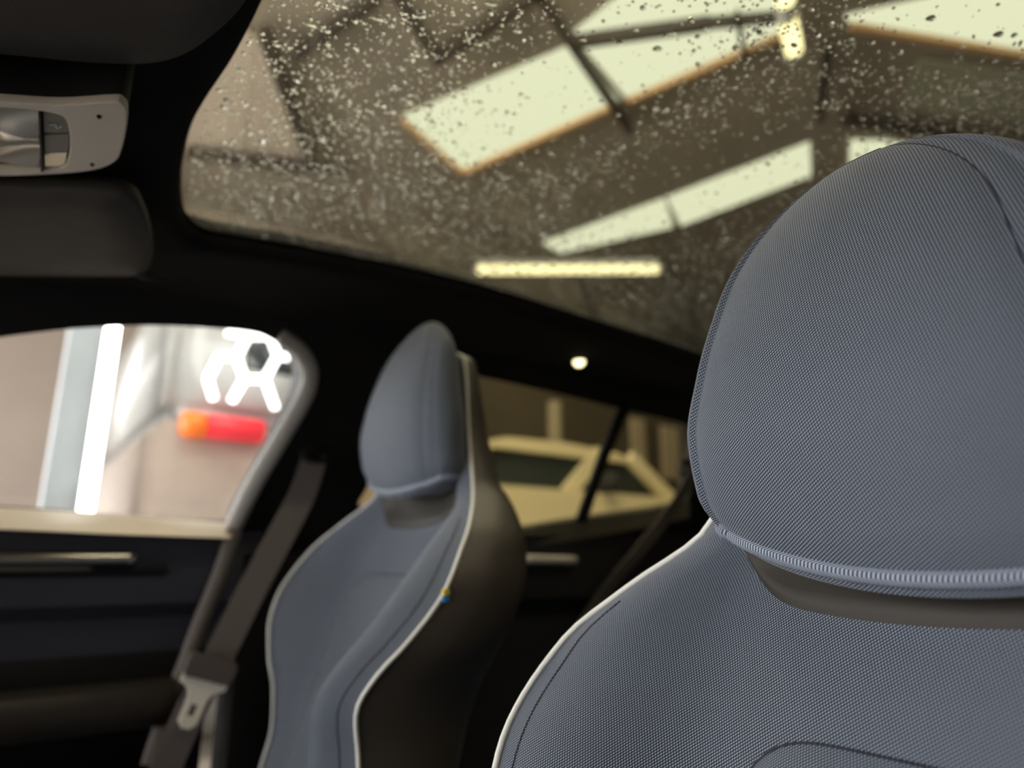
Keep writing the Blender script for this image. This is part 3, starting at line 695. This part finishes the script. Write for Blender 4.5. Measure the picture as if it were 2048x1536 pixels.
def front_X(t, z):
    """front cover surface: t = lateral / half width"""
    a = np.abs(t); Xc, Xp, b = spl(zc, xck, z), xp_at(z, t), spl(bz, bk, z)
    b = b * np.where(t > 0, 0.22, 1.0)
    s = np.clip((a - 0.45) / 0.55, 0, 1); s = s * s * (3 - 2 * s)
    bump = np.exp(-((a - 0.74) / 0.17) ** 2) * (1 - np.clip((a - 0.86) / 0.14, 0, 1) ** 2)
    puff = 0.012 * np.clip(1 - ((1 - a) / 0.14 - 1) ** 2, 0, 1) * (a > 0.72)
    edge = -0.010 * (1 - np.clip((a - 0.8) / 0.2, 0, 1) ** 3)
    return Xc + (Xp - Xc) * s - b * bump + edge * np.clip((a - 0.6) / 0.2, 0, 1) * np.where(t > 0, 0.1 + 0.9 * np.clip(z / 0.05, 0, 1), 1.0)
def front_at(l, z): return front_X(l / spl(zk, wk, z), z)
ZS = np.concatenate([np.linspace(-0.44, 0.27, 72), np.linspace(0.275, 0.324, 14)])
def seat_points():
    ts = np.sin(np.linspace(-1, 1, 61) * math.pi / 2); ts = 0.55 * ts + 0.45 * np.linspace(-1, 1, 61)
    front = []; shell = []; pl = []; pr = []
    for z in ZS:
        w = float(spl(zk, wk, z)); xr = float(spl(zr, xrk, z))
        front.append([(float(front_X(t, z)), t * w, z) for t in ts])
        row = []
        for a in np.linspace(-math.pi / 2, math.pi / 2, 41):
            xp = float(xp_at(z, math.sin(a)))
            sx = np.sign(math.sin(a)) * abs(math.sin(a)) ** 0.75; cx = abs(math.cos(a)) ** 0.62
            bulge = 1 + 0.05 * math.sin(2 * (abs(a))) * (z < 0.1)
            row.append((xp + (xr - xp) * cx, sx * w * (1.0 + 0.03 * (cx > 0.05)) * bulge if cx > 0.02 else sx * w, z))
        shell.append(row); pl.append((float(xp_at(z, -1)), -w, z)); pr.append((float(xp_at(z, 1)), w, z))
    return np.array(front), np.array(shell), np.array(pl), np.array(pr)
SF, SS, SPL, SPR = seat_points()
# headrest cushion
HB, HT = 0.098, 0.389
HEXP, HVT, SEAM_N, SEAM_F = 2 / 2.35, 0.70, 0.78, 0.12              # section roundness, start of the crown, seam depth on near / far side
def headrest_grid():
    n = 120; rows = []
    vs = np.concatenate([[0.0, 0.004, 0.015, 0.03, 0.05, 0.075], np.linspace(0.10, HVT - 0.02, 40), 1 - (1 - HVT) * (1 - np.sin(np.linspace(0.04, 1, 18) * math.pi / 2))])
    ang = np.linspace(0, 2 * math.pi, n, endpoint=False) - math.pi / 2   # starts at the back, front centre at n/2
    for v in vs:
        hw = float(spl([0, 0.12, 0.3, 0.5, 0.7, 0.88, 1.0], [0.131, 0.142, 0.144, 0.133, 0.117, 0.100, 0.084], v))
        xf = float(spl([0, 0.12, 0.3, 0.5, 0.75, 0.9, 1.0], [0.478, 0.462, 0.455, 0.460, 0.480, 0.496, 0.510], v))
        xr = float(spl([0, 0.3, 0.6, 1.0], [0.546, 0.546, 0.542, 0.538], v))
        cb = 1.0 if v > 0.09 else math.sqrt(max(0, 1 - ((0.09 - v) / 0.09) ** 2)) * 0.16 + 0.84
        ct = 1.0 if v < HVT else max(0.0, 1 - ((v - HVT) / (1.0002 - HVT)) ** 2.2) ** (1 / 2.2)
        c = cb * max(ct, 0.02)
        xm, hd = (xf + xr) / 2, (xr - xf) / 2
        hd_ = hd * (0.9 + 0.1 * cb) * (max(ct, 0.02) ** 0.9)
        row = []
        for a in ang:
            co, si = math.cos(a), math.sin(a)                        # si=-1 back ... +1 front
            ex_ = HEXP
            l = hw * c * np.sign(co) * abs(co) ** ex_
            d = np.sign(si) * abs(si) ** ex_
            x = xm - hd_ * d
            if d > 0.55: x += 0.006 * (l / hw) ** 2
            z = HB + (HT - HB) * v + 0.030 * ((l + 0.025) / 0.14) ** 2 * (1 - v) ** 2
            # groove where the front panel is sewn to the side panel
            sd = SEAM_N if l < 0 else SEAM_F
            g = math.exp(-((d - sd) / 0.045) ** 2) * 0.0014
            row.append((x + 0.7 * g, l - np.sign(l) * g * 0.7, z - g * 0.3))
        rows.append(row)
    return np.array(rows)
HG = headrest_grid()
def roll_back(P):                                                    # start columns so that front centre is the middle column
    return P
seam_i = None
def seam_curves():
    """front-panel seam: where the section depth is 0.42, on both sides, over the top"""
    n = HG.shape[1]; ang = np.linspace(0, 2 * math.pi, n, endpoint=False) - math.pi / 2
    d = np.sign(np.sin(ang)) * np.abs(np.sin(ang)) ** HEXP
    right = min([i for i in range(n) if math.cos(ang[i]) > 0], key=lambda i: abs(d[i] - SEAM_F))
    left = min([i for i in range(n) if math.cos(ang[i]) < 0], key=lambda i: abs(d[i] - SEAM_N))
    top = len(HG) - 3
    A = HG[4:top, right]; B = HG[4:top, left][::-1]
    lo, hi = sorted((right, left))
    over = HG[top, lo:hi + 1]
    if np.linalg.norm(over[0] - A[-1]) > np.linalg.norm(over[-1] - A[-1]): over = over[::-1]
    return np.concatenate([A, over[1:-1], B], 0)
def hem_curve():
    n = HG.shape[1]; q = HG[3].copy()
    return q
def patch(l0, l1, zlo, zhi, off, nu=40, nv=24, puff=0.0, corner=0.0):
    """patch on the front cover: zlo/zhi functions of u in [-1,1]"""
    P = []
    for j in range(nv):
        v = j / (nv - 1); row = []
        for i in range(nu):
            u = -1 + 2 * i / (nu - 1); l = l0 + (l1 - l0) * (u + 1) / 2
            z = zlo(u) + (zhi(u) - zlo(u)) * v
            e = min(1, (1 - abs(u)) / 0.10) * min(1, (1 - v) / 0.06) if puff else 1
            e = math.sin(e * math.pi / 2)
            row.append((float(front_at(l, z)) - off * 0 - (off + puff * e if puff else off * min(1.0, 6 * (1 - abs(u)), 8 * v + 0.0)), l, z))
        P.append(row)
    return np.array(P)
def shift(P, c): return P + np.array(c)
def build_seat(c, label, hdz, name='front_seat'):
    """c = offset of the seat from the template in camera coordinates"""
    t = empty(name, V((c[0] + 0.40, c[1], -0.60)), label, 'car seat', 'front seats')
    fuv = arclen_uv(SF, u0=30, v0=40) * np.array([-1, 1])
    link('front_cover', grid_mesh(shift(SF, c), uv=fuv), M['fabric'], t)
    link('back_shell', fix_normals(grid_mesh(shift(SS, c))), M['shell'], t)['label'] = 'dark leatherette side and back'
    loop = np.concatenate([SPL, SPR[::-1]], 0)
    link('piping', tube(shift(loop + np.array([-0.002, 0, 0]), c), 0.0025, 8), M['piping'], t)['label'] = 'white piping'
    for s in (-1, 1):
        inner = np.array([(float(front_X(s * 0.93, z)) - 0.0002, s * 0.93 * float(spl(zk, wk, z)), z) for z in np.linspace(-0.42, 0.05, 50)])
        link('edge_seam', tube(shift(inner, c), 0.0007, 6), M['seam'], t)
    # raised centre panel with a rounded top, and its seam
    ztop = lambda u: -0.022 - 0.045 * abs(u) ** 6
    ins = patch(-0.105, 0.105, lambda u: -0.43, ztop, 0.0015, 40, 50, puff=0.007)
    o = link('centre_panel', grid_mesh(shift(ins, c), uv=arclen_uv(ins, u0=20, v0=0) * np.array([-1, 1]) + np.array([0.0003, 0.0005])), M['fabric'], t)
    edge = np.concatenate([ins[:, 0], ins[-1, 1:-1], ins[::-1, -1]], 0)
    link('panel_seam', tube(shift(edge, c), 0.0009, 6), M['seam'], o)
    # crease across the panel
    cr = np.array([(float(front_at(l, -0.165)) - 0.0085, l, -0.165 - 0.01 * math.cos(l * 14)) for l in np.linspace(-0.1, 0.1, 20)])
    link('panel_crease', tube(shift(cr, c), 0.0012, 6), M['seam'], o)
    # soft plastic neck guard below the headrest
    gd = patch(-0.124, 0.124, lambda u: 0.044 + 0.012 * abs(u) ** 2 + 0.038 * abs(u) ** 9, lambda u: 0.115, 0.004, 50, 16)
    link('neck_guard', grid_mesh(shift(gd, c)), M['guard'], t)['label'] = 'brown plastic neck guard'
    # headrest
    ch = np.array(c) + np.array([0, 0, hdz])
    hr = link('headrest', fix_normals(grid_mesh(shift(HG, ch), closed_u=True, uv=arclen_uv(HG, u0=HG.shape[1] // 2, v0=20), caps=True)), M['fabric'], t)
    link('front_seam', tube(shift(seam_curves(), ch), 0.0005, 6), M['seam'], hr)
    hm = hem_curve(); hm[:, 2] += 0.001
    link('hem', tube(shift(hm, ch), 0.0042, 10, closed=True, flat=((0, 0, 1), 1.3), uv=True), M['hem'], hr)['label'] = 'ribbed blue hem'
    # flag tag sewn into the piping on the near side
    k = int(np.argmin(np.abs(ZS - (-0.036)))); p = SPL[k] + np.array(c)
    for q, (mt, dz) in enumerate(((M['flag_yellow'], 0.006), (M['flag_blue'], -0.006))):
        fo = link('flag_tag', box_mesh(p + np.array([-0.004, -0.006, dz * 0.6 - 0.0036]), p + np.array([0.004, 0.0, dz * 0.6 + 0.0036]), 0.001), mt, t, smooth=False)
        fo['label'] = ('yellow half of a small cloth tag', 'blue half of a small cloth tag')[q]
    # cushion
    cu_ = []
    for x in np.linspace(-0.16, 0.42, 24):
        f = (x + 0.16) / 0.58; zt_ = -0.44 + 0.05 * (1 - f) - (0.06 * (1 - f / 0.15) ** 2 if f < 0.15 else 0)
        row = [(x, l, zt_ + 0.045 * math.exp(-((abs(l) - 0.2) / 0.05) ** 2) - (0.05 if abs(l) > 0.255 else 0)) for l in np.linspace(-0.26, 0.26, 40)]
        row += [(x, 0.26, -0.60), (x, -0.26, -0.60)]
        cu_.append(row)
    cu_ = np.array(cu_)
    link('seat_cushion', fix_normals(grid_mesh(shift(cu_, c), closed_u=True, caps=True, uv=arclen_uv(cu_, u0=20))), M['fabric'], t)
    return t
FAR = (0.0, 0.97, 0.0); NEAR = (-0.075, 0.20, -0.082)
build_seat(FAR, 'blue woven front seat on the side of the far door and hanging belt', -0.010)
build_seat(NEAR, 'blue woven front seat with the large headrest, without a belt beside it', -0.036)
# rear bench behind
rs = empty('rear_bench', V((1.55, YC, -0.6)), 'dark rear bench behind the front seats', 'car seat')
def bench_row(z, x0, x1):
    ys = np.linspace(-0.05, 1.22, 30)
    return [(x0 + 0.03 * math.cos((y - YC) * 9), y, z) for y in ys] + [(x1, y, z) for y in ys[::-1]]
P = np.array([bench_row(z, x0, x1) for z, x0, x1 in ((-0.6, 1.45, 1.75), (-0.3, 1.52, 1.85), (-0.12, 1.60, 1.92), (-0.06, 1.64, 1.93), (-0.04, 1.70, 1.90))])
link('backrest', fix_normals(grid_mesh(P, closed_u=True, caps=True)), M['shell'], rs)
for yy in (YC - 0.36, YC + 0.36):
    h = HG.copy(); h[:, :, 2] = -0.06 + (h[:, :, 2] - HB) * 0.55; h[:, :, 0] += 1.25; h[:, :, 1] = yy + h[:, :, 1] * 0.85
    link('headrest', fix_normals(grid_mesh(h, closed_u=True, caps=True)), M['shell'], rs)

# ------------------------------------------------------------------ seat belts
def ribbon(pts, width, wdir, thick=0.0012):
    pts = np.asarray(pts, float); wd = np.array(wdir, float)
    T = np.gradient(pts, axis=0); T /= np.linalg.norm(T, axis=1, keepdims=True)
    rows = []
    for p, t in zip(pts, T):
        s = wd - t * wd.dot(t); s /= np.linalg.norm(s); n = np.cross(t, s)
        rows.append([p - s * width / 2 - n * thick, p + s * width / 2 - n * thick, p + s * width / 2 + n * thick, p - s * width / 2 + n * thick])
    return fix_normals(grid_mesh(np.array(rows), closed_u=True, caps=True))
BY = 1.268
sb = empty('seat_belt', V(onY(628, 915, BY)), 'taupe seat belt with pale steel tongue hanging beside the far door', 'seat belt')
bp_ = catmull([onY(632, 905, BY + 0.015), onY(606, 985, BY), onY(560, 1075, BY - 0.01), onY(505, 1178, BY - 0.015), onY(432, 1325, BY - 0.02), onY(380, 1425, BY - 0.02), onY(335, 1530, BY - 0.015), onY(300, 1640, BY)], 8)
link('webbing', ribbon(bp_, 0.048, (1, 0, 0.35)), M['belt'], sb, smooth=False)
dr = onY(630, 912, BY + 0.01)
ring = [dr + np.array([0.028 * math.cos(a), -0.008, 0.010 * math.sin(a)]) for a in np.linspace(0, 2 * math.pi, 20, endpoint=False)]
link('guide_loop', tube(np.array(ring), 0.005, 8, closed=True), M['blacktrim'], sb)
link('anchor_cover', disc_lathe(dr + np.array([0, 0.012, 0.012]), (0, -1, 0), [(0.030, -0.02), (0.028, 0.0), (0.020, 0.010), (0.004, 0.013)]), M['blacktrim'], sb)
def along(s): return bp_[int(s * (len(bp_) - 1))]
pc = onY(420, 1337, BY - 0.032); dn = onY(385, 1420, BY - 0.032) - pc; dn /= np.linalg.norm(dn)
sx = np.cross(dn, np.array([0, 1.0, 0])); sx /= np.linalg.norm(sx); fn = np.cross(sx, dn)
def slab(loop, c, ex, ey, th, bev=0.0): return plate(loop, c, ex, ey, th, bev)
def rr(w, h, r, cx=0, cy=0, n=5):
    out = []
    for (sx_, sy_, a0) in ((1, 1, 0), (-1, 1, 90), (-1, -1, 180), (1, -1, 270)):
        for k in range(n):
            a = math.radians(a0 + 90 * k / (n - 1)); out.append((cx + sx_ * (w / 2 - r) + r * math.cos(a), cy + sy_ * (h / 2 - r) + r * math.sin(a)))
    return out
ex_b = -sx if sx[0] < 0 else sx; ey_b = -dn
link('stopper', slab([rr(0.074, 0.030, 0.008)], pc, ex_b, ey_b, 0.014, 0.003), M['beltclip'], sb)
link('tongue', slab([[(-0.036, -0.014), (0.036, -0.014), (0.036, -0.026), (0.020, -0.034), (0.015, -0.044), (0.014, -0.080), (0.006, -0.088), (-0.006, -0.088), (-0.014, -0.080), (-0.015, -0.044), (-0.020, -0.034), (-0.036, -0.026)], rr(0.011, 0.018, 0.002, 0, -0.062)], pc, ex_b, ey_b, 0.004, 0.0006), M['tongue'], sb)
rb = empty('seat_belt', V(onS(1385, 960, -0.05)), 'grey seat belt running down behind the rear door window', 'seat belt')
rp = catmull([onS(1392, 935, -0.06), onS(1350, 1010, -0.07), onS(1280, 1100, -0.08), onS(1205, 1190, -0.08), onS(1140, 1290, -0.08)], 8)
link('webbing', ribbon(rp, 0.046, (1, 0, 0.3)), M['belt'], rb, smooth=False)
link('upper_anchor', disc_lathe(rp[0] + np.array([0, 0.02, 0]), (0, -1, 0), [(0.03, -0.02), (0.028, 0.0), (0.02, 0.008), (0.004, 0.01)]), M['blacktrim'], rb)

# ================================================================== rain on the glass roof
def drop_mat():
    m = bpy.data.materials.new('rain_water'); m.use_nodes = True; nt = m.node_tree; nt.nodes.remove(nt.nodes['Principled BSDF'])
    g = nt.nodes.new('ShaderNodeBsdfGlass'); g.inputs['IOR'].default_value = 1.33; g.inputs['Roughness'].default_value = 0.0
    nt.links.new(g.outputs[0], nt.nodes['Material Output'].inputs[0]); return m
M['water'] = drop_mat()
def dome(seg, rings, hk):
    vs = []; fs = []
    for r in range(rings):
        a = r / rings * math.pi / 2; rad = math.cos(a) ; zz = math.sin(a) * hk
        for s in range(seg): vs.append((rad * math.cos(2 * math.pi * s / seg), rad * math.sin(2 * math.pi * s / seg), zz))
    vs.append((0, 0, hk)); top = len(vs) - 1
    for r in range(rings - 1):
        for s in range(seg): fs.append((r * seg + s, r * seg + (s + 1) % seg, (r + 1) * seg + (s + 1) % seg, (r + 1) * seg + s))
    for s in range(seg): fs.append(((rings - 1) * seg + s, (rings - 1) * seg + (s + 1) % seg, top))
    fs.append(tuple(range(seg - 1, -1, -1)))
    return np.array(vs), fs
rng = np.random.default_rng(7)
from mathutils import geometry as _g
GOs = GO.copy(); cG = GOs.mean(0)
def inside(x, y, k=0.985):
    poly = cG + (GOs - cG) * k; c = False; j = len(poly) - 1
    X, Y = poly[:, 0], poly[:, 1]; X2, Y2 = np.roll(X, 1), np.roll(Y, 1)
    hit = ((Y > y) != (Y2 > y)) & (x < (X2 - X) * (y - Y) / (Y2 - Y + 1e-12) + X)
    return bool(hit.sum() % 2)
OUT = 0.0075                                                          # outer face of the pane above roof_z
def roof_hit(px, py):
    z = 0.46
    for _ in range(12):
        p = onZ(px, py, z); z = roof_z(p[0], p[1]) + OUT
    return p
_a, _b, _c = roof_hit(1150, 190), roof_hit(1400, 380), roof_hit(1900, 50)
SPARSE = [(_a[0], _a[1], 0.13, 0.22), (_b[0], _b[1], 0.16, 0.26), (_c[0], _c[1], 0.12, 0.08)]
def scatter(n):
    out = []
    while len(out) < n:
        x = rng.uniform(0.07, 1.9); y = rng.uniform(0.08, 1.04)
        # fewer drops before the skylights, imitating the glare that hides them
        k = min(1.0, min(((x - a) / c) ** 2 + ((y - b) / d) ** 2 for a, b, c, d in SPARSE))
        if inside(x, y) and rng.random() < 0.10 + 0.90 * k ** 2: out.append((x, y))
    return out
dv, df = dome(8, 3, 0.42)
pts = scatter(40000)
co = []; lens_ = []; faces = []
allv = np.zeros((len(pts) * len(dv), 3)); base = 0
fa = []
for i, (x, y) in enumerate(pts):
    r = float(np.clip(rng.lognormal(math.log(0.00105), 0.45), 0.0005, 0.003)); el = 1 + 0.5 * abs(rng.normal()) * (r > 0.0012); a = rng.normal(0.2, 0.4)
    q = dv * np.array([r * el, r, r]); ca, sa = math.cos(a), math.sin(a)
    allv[base:base + len(dv)] = np.column_stack([q[:, 0] * ca - q[:, 1] * sa + x, q[:, 0] * sa + q[:, 1] * ca + y, q[:, 2] + roof_z(x, y) + OUT + H0])
    fa.extend([tuple(v + base for v in f) for f in df]); base += len(dv)
me = bpy.data.meshes.new('rain'); me.from_pydata(allv.tolist(), [], fa)
o = link('rain_droplets', me, M['water'], None)
props(o, 'countless fine rain droplets beaded on the tinted glass roof', 'rain', None, 'stuff')
bm_ = [dome(14, 5, 0.36)]
bv, bf = bm_[0]
wob = 1 + 0.10 * np.sin(3 * np.arctan2(bv[:, 1], bv[:, 0]) + 0.6); bv2 = bv * np.column_stack([wob, wob, np.ones(len(bv))])
bme = bpy.data.meshes.new('raindrop'); bme.from_pydata(bv2.tolist(), [], bf); bme.materials.append(M['water'])
for p in bme.polygons: p.use_smooth = True
def big_drop(x, y, r, el, a):
    d = bpy.data.objects.new('raindrop', bme); COL.objects.link(d)
    d.location = (x, y, roof_z(x, y) + OUT + H0 + 0.0002); d.scale = (r * el, r, r); d.rotation_euler = (0, 0, a)
    sh = 'long streaked' if el > 2.0 else ('oval' if el > 1.5 else 'round')
    props(d, 'large %s raindrop beaded on the outside of the glass roof' % sh, 'raindrop', 'large %s raindrops on the glass roof' % sh)
def roof_hit(px, py):
    z = 0.46
    for _ in range(12):
        p = onZ(px, py, z); z = roof_z(p[0], p[1]) + OUT
    return p
for (px, py, r, el, a) in [(1315, 98, 0.0040, 1.5, 0.2), (1862, 37, 0.0040, 1.4, 0.3), (1997, 69, 0.0042, 1.4, 0.3), (1270, 60, 0.003, 1.5, 0.2), (1165, 80, 0.003, 1.6, 0.2), (1033, 62, 0.0035, 1.6, 0.3),
                           (755, 38, 0.003, 2.6, 0.4), (830, 110, 0.003, 2.0, 0.3), (620, 50, 0.0028, 2.8, 0.5), (680, 12, 0.003, 2.6, 0.4), (955, 88, 0.003, 1.8, 0.3), (980, 8, 0.003, 2.4, 0.2), (1895, 162, 0.003, 2.4, 0.1), (2003, 225, 0.003, 2.0, 0.1), (1130, 215, 0.0022, 1.1, 0), (1660, 215, 0.003, 1.5, 0.3), (1650, 152, 0.002, 1.5, 0.3), (1285, 215, 0.0022, 2.0, 0)]:
    p = roof_hit(px, py); big_drop(p[0], p[1], r * 0.9, el, a - 0.6)
for (x, y) in scatter(170):
    big_drop(x, y, rng.uniform(0.0016, 0.0027), rng.uniform(1.1, 2.4), rng.normal(0.1, 0.35))
